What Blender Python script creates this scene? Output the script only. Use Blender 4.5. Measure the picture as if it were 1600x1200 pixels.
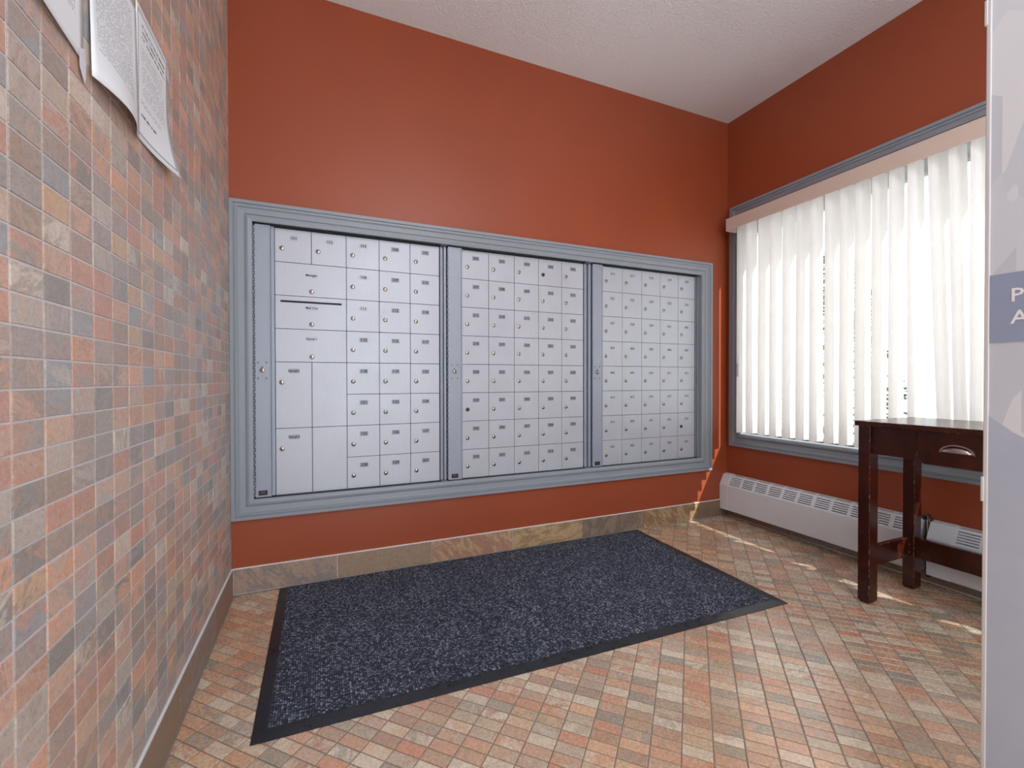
import bpy, bmesh, math, random
from mathutils import Vector, Matrix

# ------------------------------------------------------------------ clear, camera, light, exposure
for o in list(bpy.data.objects):
    bpy.data.objects.remove(o)
S = bpy.context.scene
COL = S.collection
PI = math.pi

FPX = 694.668
CAM = Vector((0.37619, -2.29322, 0.95521))
AX_R = Vector((0.92021233, -0.39141736, -0.00131295))
AX_U = Vector((0.00487344, 0.00810314, 0.99995529))
AX_F = Vector((0.39138923, 0.92017758, -0.00936415))
cd = bpy.data.cameras.new('camera')
cam = bpy.data.objects.new('camera', cd)
COL.objects.link(cam)
cd.sensor_width = 36.0
cd.lens = FPX / 1600 * 36.0
cd.clip_start = 0.02
cam.matrix_world = Matrix(((AX_R.x, AX_U.x, -AX_F.x, CAM.x), (AX_R.y, AX_U.y, -AX_F.y, CAM.y),
                           (AX_R.z, AX_U.z, -AX_F.z, CAM.z), (0, 0, 0, 1)))
S.camera = cam

S.view_settings.view_transform = 'Standard'
S.view_settings.look = 'None'
S.view_settings.exposure = 0.0
S.view_settings.gamma = 1.0
S.view_settings.use_curve_mapping = False

W = bpy.data.worlds.new('sky')
S.world = W
W.use_nodes = True
bg = W.node_tree.nodes['Background']
bg.inputs['Color'].default_value = (0.93, 0.965, 1.0, 1)
bg.inputs['Strength'].default_value = 1.75

sd = bpy.data.lights.new('sun', 'SUN')
sd.energy = 7.5
sd.angle = math.radians(0.6)
sd.color = (1.0, 0.97, 0.93)
sun = bpy.data.objects.new('sun', sd)
COL.objects.link(sun)
sun.rotation_euler = Vector((-1.0, 2.2, -1.82)).to_track_quat('-Z', 'Y').to_euler()
sun.location = (6, -6, 8)


def area(name, loc, target, sx, sy, power, color):
    l = bpy.data.lights.new(name, 'AREA')
    l.shape = 'RECTANGLE'
    l.size, l.size_y = sx, sy
    l.energy = power
    l.color = color
    o = bpy.data.objects.new(name, l)
    COL.objects.link(o)
    o.location = loc
    o.rotation_euler = (Vector(target) - Vector(loc)).to_track_quat('-Z', 'Y').to_euler()
    return o


# daylight of the glazed entrance behind the camera, and an overhead fill added to brighten the room
area('entrance_daylight', (1.1, -4.1, 1.25), (1.1, 0, 1.7), 1.9, 2.1, 37, (0.80, 0.90, 1.0))
area('overhead_fill', (1.3, -2.9, 2.70), (1.3, -2.7, 0), 1.2, 1.2, 38, (0.98, 0.98, 1.0))


# ------------------------------------------------------------------ material helpers
def lin(h):
    h = h.lstrip('#')
    r = []
    for i in (0, 2, 4):
        c = int(h[i:i + 2], 16) / 255
        r.append(c / 12.92 if c <= 0.04045 else ((c + 0.055) / 1.055) ** 2.4)
    return (*r, 1)


class NT:
    def __init__(self, name):
        self.m = bpy.data.materials.new(name)
        self.m.use_nodes = True
        self.t = self.m.node_tree
        self.b = self.t.nodes['Principled BSDF']
        self.out = self.t.nodes['Material Output']

    def n(self, typ, **kw):
        nd = self.t.nodes.new('ShaderNode' + typ)
        for k, v in kw.items():
            setattr(nd, k, v)
        return nd

    def l(self, a, b):
        self.t.links.new(a, b)

    def math(self, op, a, b=None, c=None):
        nd = self.n('Math', operation=op)
        for i, v in enumerate((a, b, c)):
            if v is None:
                continue
            if isinstance(v, (int, float)):
                nd.inputs[i].default_value = v
            else:
                self.l(v, nd.inputs[i])
        return nd.outputs[0]

    def pos(self):
        return self.n('NewGeometry').outputs['Position']

    def sep(self, v):
        nd = self.n('SeparateXYZ')
        self.l(v, nd.inputs[0])
        return nd.outputs

    def comb(self, x, y, z):
        nd = self.n('CombineXYZ')
        for i, v in enumerate((x, y, z)):
            if isinstance(v, (int, float)):
                nd.inputs[i].default_value = v
            else:
                self.l(v, nd.inputs[i])
        return nd.outputs[0]

    def noise(self, vec, scale, detail=4, rough=0.6, dist=0.0):
        nd = self.n('TexNoise')
        nd.inputs['Scale'].default_value = scale
        nd.inputs['Detail'].default_value = detail
        nd.inputs['Roughness'].default_value = rough
        nd.inputs['Distortion'].default_value = dist
        if vec is not None:
            self.l(vec, nd.inputs['Vector'])
        return nd.outputs[0]

    def ramp(self, fac, stops, interp='LINEAR'):
        nd = self.n('ValToRGB')
        cr = nd.color_ramp
        cr.interpolation = interp
        while len(cr.elements) > 1:
            cr.elements.remove(cr.elements[-1])
        cr.elements[0].position = stops[0][0]
        cr.elements[0].color = stops[0][1]
        for p, c in stops[1:]:
            e = cr.elements.new(p)
            e.color = c
        self.l(fac, nd.inputs[0])
        return nd.outputs[0]

    def mix(self, fac, a, b, mode='MIX'):
        nd = self.n('Mix', data_type='RGBA', blend_type=mode)
        for i, v in ((0, fac), (6, a), (7, b)):
            if isinstance(v, (int, float)):
                nd.inputs[i].default_value = v
            elif isinstance(v, tuple):
                nd.inputs[i].default_value = v
            else:
                self.l(v, nd.inputs[i])
        return nd.outputs[2]

    def bump(self, h, strength, dist):
        nd = self.n('Bump')
        nd.inputs['Strength'].default_value = strength
        nd.inputs['Distance'].default_value = dist
        self.l(h, nd.inputs['Height'])
        self.l(nd.outputs[0], self.b.inputs['Normal'])

    def set(self, color=None, rough=None, metal=None, **kw):
        if color is not None:
            if isinstance(color, tuple):
                self.b.inputs['Base Color'].default_value = color
            else:
                self.l(color, self.b.inputs['Base Color'])
        if rough is not None:
            if isinstance(rough, (int, float)):
                self.b.inputs['Roughness'].default_value = rough
            else:
                self.l(rough, self.b.inputs['Roughness'])
        if metal is not None:
            self.b.inputs['Metallic'].default_value = metal
        for k, v in kw.items():
            self.b.inputs[k].default_value = v
        return self.m


def plain(name, hexc, rough=0.5, metal=0.0, var=0.06, scale=12.0, **kw):
    t = NT(name)
    c = lin(hexc)
    d = tuple(x * (1 - var) for x in c[:3]) + (1,)
    u = tuple(min(1, x * (1 + var)) for x in c[:3]) + (1,)
    col = t.ramp(t.noise(t.pos(), scale), [(0.3, d), (0.7, u)])
    return t.set(col, rough, metal, **kw)


TA, TB = 0.0376, 0.0766          # floor tile pitches along the two diagonals
A0, B0 = 0.4145, -0.411
TY, TZ = 0.07715, 0.04326        # wall tile pitches
Y0, Z0 = -0.0343, 0.9430
R2 = math.sqrt(2)


def tile_material(name, kind):
    t = NT(name)
    pale = 0.04
    x, y, z = t.sep(t.pos())
    if kind == 'floor':
        a = t.math('DIVIDE', t.math('ADD', x, y), R2)
        b = t.math('DIVIDE', t.math('SUBTRACT', y, x), R2)
        u = t.math('DIVIDE', t.math('SUBTRACT', a, A0), TA)
        v = t.math('DIVIDE', t.math('SUBTRACT', b, B0), TB)
        pal = ['cb9468', 'b98c66', 'c8ab82', 'a8947a', 'd9a878', 'd3bc9c', 'cc8354', 'b0936c', 'd6c0a2', '978a74',
               'd29c6e', 'bca586', 'c49770', 'dac8ac', 'b5845a']
        pale = 0.09
    elif kind == 'wall':
        a, b = y, z
        u = t.math('DIVIDE', t.math('SUBTRACT', y, Y0), TY)
        v = t.math('DIVIDE', t.math('SUBTRACT', z, Z0), TZ)
        pal = ['cc8a60', 'b07550', '8f7058', 'b98f72', '8d8178', 'bb7759', '85858a', '9a7668', 'c2b0a0', 'bd9264',
               '94807c', 'b4745a', '756a62', 'c48c6e', '8f7a6c', 'a8988c']
        pale = 0.20
    elif kind == 'base_back':
        a, b = x, z
        u = t.math('DIVIDE', t.math('SUBTRACT', x, 0.4369), 0.457)
        v = t.math('MULTIPLY', z, 0.5)
        pal = ['b09078', '8c6a44', 'a87860', '786454', 'b89a6c', '8a7c74', 'c0a070', '9a8468']
    else:
        a, b = y, z
        u = t.math('DIVIDE', t.math('SUBTRACT', y, 0.11), 0.457)
        v = t.math('MULTIPLY', z, 0.5)
        pal = ['8a7058', '8f8690', '92685a', '8a7a6a']
    cell = t.comb(t.math('FLOOR', u), t.math('FLOOR', v), 3.7 if kind == 'floor' else 1.3)
    wn = t.n('TexWhiteNoise', noise_dimensions='3D')
    t.l(cell, wn.inputs['Vector'])
    r1, r2, r3 = t.sep(wn.outputs['Color'])
    n = len(pal)
    def chalk(c):
        g = sum(c[:3]) / 3
        return tuple((0.92 * v + 0.08 * g) * (1 - pale) + 0.85 * pale for v in c[:3]) + (1,)
    st = [(i / n, chalk(lin(pal[i]))) for i in range(n)]
    base = t.ramp(wn.outputs['Value'], st, 'CONSTANT')
    second = t.ramp(t.math('FRACT', t.math('MULTIPLY', r2, 7.31)), st, 'CONSTANT')
    local = t.comb(t.math('ADD', a, t.math('MULTIPLY', r2, 40)), t.math('ADD', b, t.math('MULTIPLY', r3, 40)),
                   t.math('MULTIPLY', r1, 30))
    big = 1.0 if kind in ('floor', 'wall') else 0.6
    rot = t.n('VectorRotate', rotation_type='AXIS_ANGLE')
    t.l(local, rot.inputs['Vector'])
    rot.inputs['Axis'].default_value = (0, 0, 1)
    t.l(t.math('MULTIPLY', r2, 3.1), rot.inputs['Angle'])
    mp = t.n('Mapping')
    t.l(rot.outputs[0], mp.inputs['Vector'])
    mp.inputs['Scale'].default_value = (1.0, 2.6, 1.0)
    veins = t.noise(mp.outputs[0], 15 * big, 8, 0.66, 0.8)
    fac = t.ramp(veins, [(0.47, (0, 0, 0, 1)), (0.55, (1, 1, 1, 1))])
    fac = t.math('MULTIPLY', fac, t.math('MULTIPLY_ADD', r3, 0.7, 0.25) if kind in ('floor', 'wall') else t.math('MULTIPLY_ADD', r3, 0.25, 0.6))
    col = t.mix(fac, base, second)
    fine = t.noise(local, 130 * (big if big == 1 else 0.6), 5, 0.7)
    col = t.mix(1.0, col, t.ramp(fine, [(0.3, (0.82, 0.80, 0.79, 1)), (0.5, (1, 1, 1, 1)), (0.7, (1.15, 1.13, 1.11, 1))]), 'MULTIPLY')
    crack = t.noise(mp.outputs[0], 32 * big, 4, 0.6, 2.2)
    cf = t.ramp(crack, [(0.478, (1, 1, 1, 1)), (0.5, (0.70, 0.64, 0.60, 1)), (0.522, (1, 1, 1, 1))])
    col = t.mix(0.8, col, cf, 'MULTIPLY')
    rr = t.ramp(fine, [(0.3, (0.20,) * 3 + (1,)), (0.7, (0.34,) * 3 + (1,))]) if kind == 'floor' else \
        t.ramp(fine, [(0.3, (0.38,) * 3 + (1,)), (0.7, (0.55,) * 3 + (1,))])
    t.bump(t.math('ADD', veins, t.math('MULTIPLY', fine, 0.4)), 0.35, 0.0012)
    return t.set(col, rr, **({'Specular IOR Level': 0.8, 'Coat Weight': 0.8, 'Coat Roughness': 0.22} if kind == 'floor' else {}))


M_FT = tile_material('floor_slate_tile', 'floor')
M_WT = tile_material('wall_slate_tile', 'wall')
M_BB = tile_material('baseboard_slate_back', 'base_back')
M_BL = tile_material('baseboard_slate_left', 'base_left')
M_GW = plain('wall_grout', 'cfcccf', 0.8, scale=60)
M_GF = plain('floor_grout', '8f8177', 0.85, var=0.08, scale=30)
M_CAULK = plain('white_edge_strip', 'e6e4e4', 0.5)


def paint(name, hexc):
    t = NT(name)
    c = lin(hexc)
    p = t.pos()
    col = t.ramp(t.noise(p, 3.0, 3), [(0.3, tuple(x * 0.97 for x in c[:3]) + (1,)), (0.7, tuple(x * 1.03 for x in c[:3]) + (1,))])
    t.bump(t.noise(p, 260, 3, 0.6), 0.12, 0.0012)
    return t.set(col, 0.42)


M_RED = paint('terracotta_paint', '9a492b')


def stipple():
    t = NT('stippled_ceiling')
    p = t.pos()
    v = t.n('TexVoronoi')
    v.inputs['Scale'].default_value = 95
    t.l(p, v.inputs['Vector'])
    h = t.math('ADD', t.noise(p, 150, 4, 0.7), t.math('MULTIPLY', v.outputs[0], 0.7))
    t.bump(h, 0.7, 0.006)
    return t.set(lin('eef0f3'), 0.9)


M_CEIL = stipple()
M_TRIM = plain('grey_trim_paint', '8f969f', 0.40, var=0.01, scale=3)
M_ALU = None


def alu(name, hexc, metal, rough, stretch=(1, 1, 0.02), amp=0.05):
    t = NT(name)
    c = lin(hexc)
    mp = t.n('Mapping')
    t.l(t.pos(), mp.inputs['Vector'])
    mp.inputs['Scale'].default_value = stretch
    n1 = t.noise(mp.outputs[0], 700, 2, 0.5)
    n2 = t.noise(t.pos(), 9, 3, 0.5)
    f = t.math('ADD', t.math('MULTIPLY', n1, 0.6), t.math('MULTIPLY', n2, 0.4))
    col = t.ramp(f, [(0.35, tuple(x * (1 - amp) for x in c[:3]) + (1,)), (0.65, tuple(min(1, x * (1 + amp)) for x in c[:3]) + (1,))])
    rr = t.ramp(n2, [(0.3, (rough - 0.05,) * 3 + (1,)), (0.7, (rough + 0.05,) * 3 + (1,))])
    return t.set(col, rr, metal)


M_DOOR = alu('brushed_aluminium_door', 'bec2cc', 0.25, 0.46)
M_STRIP = alu('grey_aluminium_strip', '9ea6b4', 0.25, 0.45)
M_GAP = plain('dark_recess', '1d2026', 0.7)
M_CHROME = plain('chrome', 'a8a49f', 0.22, 1.0, var=0.02)
M_KEY = plain('dark_keyhole', '15161a', 0.5)
M_DKLOCK = plain('dark_lock_face', '4a4846', 0.35, 0.8)
M_TAG = plain('silver_number_tag', '9298a2', 0.45, 0.1)
M_TAGL = plain('pale_number_tag', 'bcbfc9', 0.45, 0.1)
M_INK = plain('black_ink', '17181c', 0.6)
M_BLACKTAG = plain('black_plate', '1a1716', 0.35)
M_BROWNTAG = plain('worn_plate_print', '4a3f38', 0.4)
M_WHITE = plain('white_enamel', 'e0e4ea', 0.33, var=0.02)
M_VAL = plain('cream_valance', 'd9c3b6', 0.45, var=0.02)
M_UPVC = plain('white_window_frame', 'dcdfe0', 0.4, var=0.02)


def rubber():
    t = NT('black_rubber')
    n = t.noise(t.pos(), 30, 5, 0.65)
    col = t.ramp(n, [(0.35, lin('15161b')), (0.7, lin('262a35'))])
    return t.set(col, t.ramp(n, [(0.3, (0.24,) * 3 + (1,)), (0.7, (0.38,) * 3 + (1,))]))


M_RUB = rubber()


def carpet():
    t = NT('ribbed_carpet')
    x, y, z = t.sep(t.pos())
    v = t.n('TexVoronoi', feature='F1')
    v.inputs['Scale'].default_value = 145
    v.inputs['Randomness'].default_value = 0.35
    t.l(t.comb(x, y, 0), v.inputs['Vector'])
    dots = t.ramp(v.outputs['Distance'], [(0.28, (1, 1, 1, 1)), (0.70, (0, 0, 0, 1))])
    vr = t.sep(v.outputs['Color'])
    big = t.noise(t.pos(), 5, 4, 0.6)
    col = t.ramp(vr[0], [(0.0, lin('2b3346')), (0.4, lin('4a5268')), (0.75, lin('747e95')), (1.0, lin('b2b9ca'))])
    col = t.mix(t.math('MULTIPLY', dots, 0.85), lin('10131d'), col)
    col = t.mix(1.0, col, t.ramp(big, [(0.35, (0.85, 0.85, 0.87, 1)), (0.7, (1.12, 1.12, 1.1, 1))]), 'MULTIPLY')
    t.bump(dots, 0.8, 0.004)
    return t.set(col, 0.95)


M_CARP = carpet()


def cherry():
    t = NT('dark_cherry_wood')
    x, y, z = t.sep(t.pos())
    mp = t.n('Mapping')
    t.l(t.pos(), mp.inputs['Vector'])
    mp.inputs['Scale'].default_value = (1, 0.15, 0.12)
    g = t.noise(mp.outputs[0], 70, 5, 0.6, 0.4)
    col = t.ramp(g, [(0.25, lin('2c0e08')), (0.5, lin('3a130a')), (0.8, lin('53200f'))])
    bv = t.n('Bevel', samples=4)
    bv.inputs['Radius'].default_value = 0.0022
    geo = t.n('NewGeometry')
    dt = t.n('VectorMath', operation='DOT_PRODUCT')
    t.l(bv.outputs[0], dt.inputs[0])
    t.l(geo.outputs['Normal'], dt.inputs[1])
    edge = t.ramp(dt.outputs['Value'], [(0.90, (1, 1, 1, 1)), (0.99, (0, 0, 0, 1))])
    chips = t.ramp(t.noise(t.pos(), 55, 3, 0.7), [(0.56, (0, 0, 0, 1)), (0.60, (1, 1, 1, 1))])
    col = t.mix(t.math('MULTIPLY', edge, chips), col, lin('c9b3a4'))
    return t.set(col, 0.24)


M_CHER = cherry()


def vane_mat():
    t = NT('vane_fabric')
    d = t.n('BsdfDiffuse')
    tr = t.n('BsdfTranslucent')
    col = t.ramp(t.noise(t.pos(), 6, 3), [(0.3, lin('eeecea')), (0.7, lin('f4f2f0'))])
    t.l(col, d.inputs[0])
    tr.inputs[0].default_value = lin('f2ece6')
    mx = t.n('MixShader')
    mx.inputs[0].default_value = 0.24
    t.l(d.outputs[0], mx.inputs[1])
    t.l(tr.outputs[0], mx.inputs[2])
    t.l(mx.outputs[0], t.out.inputs[0])
    return t.m


M_VANE = vane_mat()


def glass():
    t = NT('window_glass')
    tr = t.n('BsdfTransparent')
    tr.inputs[0].default_value = (0.96, 0.98, 0.97, 1)
    gl = t.n('BsdfGlossy')
    gl.inputs['Roughness'].default_value = 0.02
    fr = t.n('LayerWeight')
    fr.inputs[0].default_value = 0.5
    mx = t.n('MixShader')
    t.l(t.math('MULTIPLY_ADD', t.math('POWER', fr.outputs['Facing'], 5.0), 0.8, 0.03), mx.inputs[0])
    t.l(tr.outputs[0], mx.inputs[1])
    t.l(gl.outputs[0], mx.inputs[2])
    t.l(mx.outputs[0], t.out.inputs[0])
    return t.m


M_GLASS = glass()
M_SNOW = plain('snow_ground', 'f2f4f8', 0.8, var=0.03, scale=2)
M_NEEDLE = plain('spruce_needles', '4c5b4c', 0.8, var=0.3, scale=20)
M_BARK = plain('bark', '54473d', 0.9, var=0.2)
M_SIDING = plain('far_siding', '8e9aa6', 0.7)


def paper_mat(name, body, title, border):
    """flat print in paper UVs: u across, v up. Body text is unreadable rows, as in the photograph."""
    t = NT(name)
    uv = t.n('UVMap').outputs[0]
    u, v, _ = t.sep(uv)

    def box(u0, u1, v0, v1):
        a = t.math('MULTIPLY', t.math('GREATER_THAN', u, u0), t.math('LESS_THAN', u, u1))
        b = t.math('MULTIPLY', t.math('GREATER_THAN', v, v0), t.math('LESS_THAN', v, v1))
        return t.math('MULTIPLY', a, b)

    def rows(n, us, thr, seed):
        k = t.math('FLOOR', t.math('MULTIPLY', v, n))
        f = t.math('FRACT', t.math('MULTIPLY', v, n))
        line = t.math('MULTIPLY', t.math('GREATER_THAN', f, 0.30), t.math('LESS_THAN', f, 0.72))
        w = t.noise(t.comb(t.math('MULTIPLY', u, us), t.math('MULTIPLY', k, 7.13), seed), 1.0, 1, 0.5)
        return t.math('MULTIPLY', line, t.math('GREATER_THAN', w, thr))

    ink = None
    for (u0, u1, v0, v1) in body:
        m = t.math('MULTIPLY', box(u0, u1, v0, v1), t.math('MULTIPLY', rows(46, 45, 0.46, 1.0), 0.5))
        ink = m if ink is None else t.math('MAXIMUM', ink, m)
    for (u0, u1, v0, v1) in title:
        m = t.math('MULTIPLY', box(u0, u1, v0, v1), t.math('MULTIPLY', rows(22, 70, 0.46, 5.0), 0.9))
        ink = m if ink is None else t.math('MAXIMUM', ink, m)
    if border:
        outer = box(0.045, 0.955, 0.04, 0.97)
        inner = box(0.07, 0.93, 0.058, 0.952)
        ring = t.math('SUBTRACT', outer, inner)
        dash = t.math('GREATER_THAN', t.math('FRACT', t.math('MULTIPLY', t.math('ADD', u, t.math('MULTIPLY', v, 1.3)), 34)), 0.40)
        ink = t.math('MAXIMUM', ink, t.math('MULTIPLY', t.math('MULTIPLY', ring, dash), 0.85))
    col = t.mix(ink, lin('dfe2e6'), lin('2c2d33'))
    return t.set(col, 0.6)


# ------------------------------------------------------------------ geometry helpers
def link(name, me, mats, parent=None, **props):
    o = bpy.data.objects.new(name, me)
    COL.objects.link(o)
    if mats is not None and not me.materials:
        for m in (mats if isinstance(mats, (list, tuple)) else [mats]):
            me.materials.append(m)
    if parent is not None:
        o.parent = parent
    for k, v in props.items():
        o[k] = v
    return o


def fromb(name, bm, mats, parent=None, smooth=False, **props):
    bmesh.ops.recalc_face_normals(bm, faces=bm.faces)
    me = bpy.data.meshes.new(name)
    bm.to_mesh(me)
    bm.free()
    if smooth:
        for p in me.polygons:
            p.use_smooth = True
    return link(name, me, mats, parent, **props)


def empty(name, loc, label=None, cat=None, group=None, kind=None):
    o = bpy.data.objects.new(name, None)
    COL.objects.link(o)
    o.location = loc
    o.empty_display_size = 0.05
    if label:
        o['label'] = label
    if cat:
        o['category'] = cat
    if group:
        o['group'] = group
    if kind:
        o['kind'] = kind
    return o


def box(bm, x0, x1, y0, y1, z0, z1, bevel=0.0, mi=0):
    vs = [bm.verts.new((x, y, z)) for x in (x0, x1) for y in (y0, y1) for z in (z0, z1)]
    fs = []
    for q in ((0, 1, 3, 2), (4, 6, 7, 5), (0, 4, 5, 1), (2, 3, 7, 6), (0, 2, 6, 4), (1, 5, 7, 3)):
        f = bm.faces.new([vs[i] for i in q])
        f.material_index = mi
        fs.append(f)
    if bevel > 0:
        es = list({e for f in fs for e in f.edges})
        r = bmesh.ops.bevel(bm, geom=es, offset=bevel, segments=2, profile=0.5, affect='EDGES')
        for f in r['faces']:
            f.material_index = mi


def boxo(name, x0, x1, y0, y1, z0, z1, mats, parent=None, bevel=0.0, off=(0, 0, 0), **props):
    bm = bmesh.new()
    box(bm, x0 - off[0], x1 - off[0], y0 - off[1], y1 - off[1], z0 - off[2], z1 - off[2], bevel)
    return fromb(name, bm, mats, parent, **props)


def cyl(bm, c, axis, r, h, seg=16, mi=0, r2=None):
    """cylinder from centre c of its base along axis"""
    axis = Vector(axis).normalized()
    a = axis.orthogonal().normalized()
    b = axis.cross(a)
    r2 = r if r2 is None else r2
    c = Vector(c)
    v0 = [bm.verts.new(c + (a * math.cos(2 * PI * i / seg) + b * math.sin(2 * PI * i / seg)) * r) for i in range(seg)]
    v1 = [bm.verts.new(c + axis * h + (a * math.cos(2 * PI * i / seg) + b * math.sin(2 * PI * i / seg)) * r2) for i in range(seg)]
    for i in range(seg):
        f = bm.faces.new((v0[i], v0[(i + 1) % seg], v1[(i + 1) % seg], v1[i]))
        f.material_index = mi
        f.smooth = True
    for ring in (v0, v1):
        f = bm.faces.new(ring)
        f.material_index = mi


def lathe(bm, c, axis, prof, seg=20, mi=0):
    axis = Vector(axis).normalized()
    a = axis.orthogonal().normalized()
    b = axis.cross(a)
    c = Vector(c)
    rings = []
    for r, h in prof:
        if r < 1e-6:
            rings.append([bm.verts.new(c + axis * h)])
        else:
            rings.append([bm.verts.new(c + axis * h + (a * math.cos(2 * PI * i / seg) + b * math.sin(2 * PI * i / seg)) * r) for i in range(seg)])
    for p, q in zip(rings, rings[1:]):
        for i in range(seg):
            j = (i + 1) % seg
            if len(p) == 1:
                f = bm.faces.new((p[0], q[i], q[j]))
            elif len(q) == 1:
                f = bm.faces.new((p[i], p[j], q[0]))
            else:
                f = bm.faces.new((p[i], p[j], q[j], q[i]))
            f.material_index = mi
            f.smooth = True


def prism(bm, pts, axis, a0, a1, mi=0):
    """extrude a 2-D outline along an axis. axis 1: pts are (x, z); axis 0: (y, z); axis 2: (x, y)"""
    def mk(p, a):
        return {0: (a, p[0], p[1]), 1: (p[0], a, p[1]), 2: (p[0], p[1], a)}[axis]
    v0 = [bm.verts.new(mk(p, a0)) for p in pts]
    v1 = [bm.verts.new(mk(p, a1)) for p in pts]
    n = len(pts)
    for i in range(n):
        bm.faces.new((v0[i], v0[(i + 1) % n], v1[(i + 1) % n], v1[i])).material_index = mi
    bm.faces.new(v0).material_index = mi
    bm.faces.new(v1).material_index = mi


# ------------------------------------------------------------------ tiles
def clip(poly, inside, cross):
    out = []
    for i, p in enumerate(poly):
        q = poly[(i + 1) % len(poly)]
        if inside(p):
            out.append(p)
            if not inside(q):
                out.append(cross(p, q))
        elif inside(q):
            out.append(cross(p, q))
    return out


def clip_axis(poly, k, lim, keep_less):
    s = 1 if keep_less else -1

    def ins(p):
        return s * (lim - p[k]) >= -1e-9

    def cr(p, q):
        t = (lim - p[k]) / (q[k] - p[k])
        return tuple(p[i] + t * (q[i] - p[i]) for i in range(2))
    return clip(poly, ins, cr)


def poly_area(p):
    return abs(sum(p[i][0] * p[(i + 1) % len(p)][1] - p[(i + 1) % len(p)][0] * p[i][1] for i in range(len(p)))) / 2


def tile_into(bm, poly, to3, base, top, mi=0):
    """one tile: skirt, small chamfer, face. poly in 2-D, to3(u, v, h)."""
    cx = sum(p[0] for p in poly) / len(poly)
    cy = sum(p[1] for p in poly) / len(poly)

    def ins(p, d):
        L = math.hypot(p[0] - cx, p[1] - cy)
        k = max(0, 1 - d / max(L, 1e-6))
        return (cx + (p[0] - cx) * k, cy + (p[1] - cy) * k)
    r0 = [bm.verts.new(to3(*p, base)) for p in poly]
    r1 = [bm.verts.new(to3(*p, top - 0.0006)) for p in poly]
    r2 = [bm.verts.new(to3(*ins(p, 0.0013), top)) for p in poly]
    n = len(poly)
    for a, b in ((r0, r1), (r1, r2)):
        for i in range(n):
            f = bm.faces.new((a[i], a[(i + 1) % n], b[(i + 1) % n], b[i]))
            f.material_index = mi
    f = bm.faces.new(r2)
    f.material_index = mi


def project(p):
    d = Vector(p) - CAM
    z = d.dot(AX_F)
    if z < 0.05:
        return None
    return (800 + FPX * d.dot(AX_R) / z, 600 - FPX * d.dot(AX_U) / z)


def px_area(pts):
    q = [project(p) for p in pts]
    if any(v is None for v in q):
        return 0
    cx = sum(v[0] for v in q) / len(q)
    cy = sum(v[1] for v in q) / len(q)
    if not (0 < cx < 1537 and 62 < cy < 1138):
        return 0
    return poly_area(q)


rng = random.Random(4)

# ------------------------------------------------------------------ setting: walls, floor, ceiling
RW, CH, BY = 3.001, 2.7514, -4.20      # right wall, ceiling height, wall behind the camera
MX0, MX1, MZ0, MZ1 = 0.087, 2.756 - 0.018, 0.4195, 1.6659   # mail bank opening
WY0, WY1, WZ0, WZ1 = -2.75, -0.031, 0.497, 2.144            # outer edge of window moulding
OY0, OY1, OZ0, OZ1 = WY0 + 0.087, WY1 - 0.087, WZ0 + 0.087, WZ1 - 0.087
MX1 = 2.843 - 0.087

bm = bmesh.new()
for a in ((-0.15, MX0, 0, 0.16, -0.15, CH), (MX1, RW + 0.15, 0, 0.16, -0.15, CH), (MX0, MX1, 0, 0.16, -0.15, MZ0),
          (MX0, MX1, 0, 0.16, MZ1, CH), (MX0, MX1, 0.12, 0.16, MZ0, MZ1)):
    box(bm, *a)
fromb('wall_back', bm, M_RED, kind='structure')
bm = bmesh.new()
for a in ((RW, RW + 0.15, BY, OY0, -0.15, CH), (RW, RW + 0.15, OY1, 0.0, -0.15, CH), (RW, RW + 0.15, OY0, OY1, -0.15, OZ0),
          (RW, RW + 0.15, OY0, OY1, OZ1, CH)):
    box(bm, *a)
fromb('wall_right', bm, M_RED, kind='structure')
wall_left = boxo('wall_left', -0.15, -0.0016, BY, 0.0, -0.15, CH, M_GW, kind='structure')
boxo('ceiling', -0.15, RW + 0.15, BY - 0.15, 0.16, CH, CH + 0.12, M_CEIL, kind='structure')
floor = boxo('floor', -0.15, RW + 0.15, BY - 0.15, 0.0, -0.15, -0.0016, M_GF, kind='structure')
bm = bmesh.new()
for a in ((-0.15, 0.12, BY - 0.15, BY, -0.15, CH), (2.12, RW + 0.15, BY - 0.15, BY, -0.15, CH), (0.12, 2.12, BY - 0.15, BY, 2.32, CH)):
    box(bm, *a)
fromb('wall_front', bm, M_RED, kind='structure')
d1 = boxo('door_1', 0.12, 2.12, BY - 0.08, BY - 0.03, 2.24, 2.32, M_UPVC, kind='structure')
for x0, x1 in ((0.12, 0.18), (1.08, 1.16), (2.06, 2.12)):
    boxo('door_stile', x0, x1, BY - 0.08, BY - 0.03, 0.0, 2.24, M_UPVC, d1)
for x0, x1 in ((0.18, 1.08), (1.16, 2.06)):
    boxo('door_rail', x0, x1, BY - 0.08, BY - 0.03, 0.0, 0.12, M_UPVC, d1)
    boxo('door_pane', x0, x1, BY - 0.06, BY - 0.054, 0.12, 2.24, M_GLASS, d1)


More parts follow.
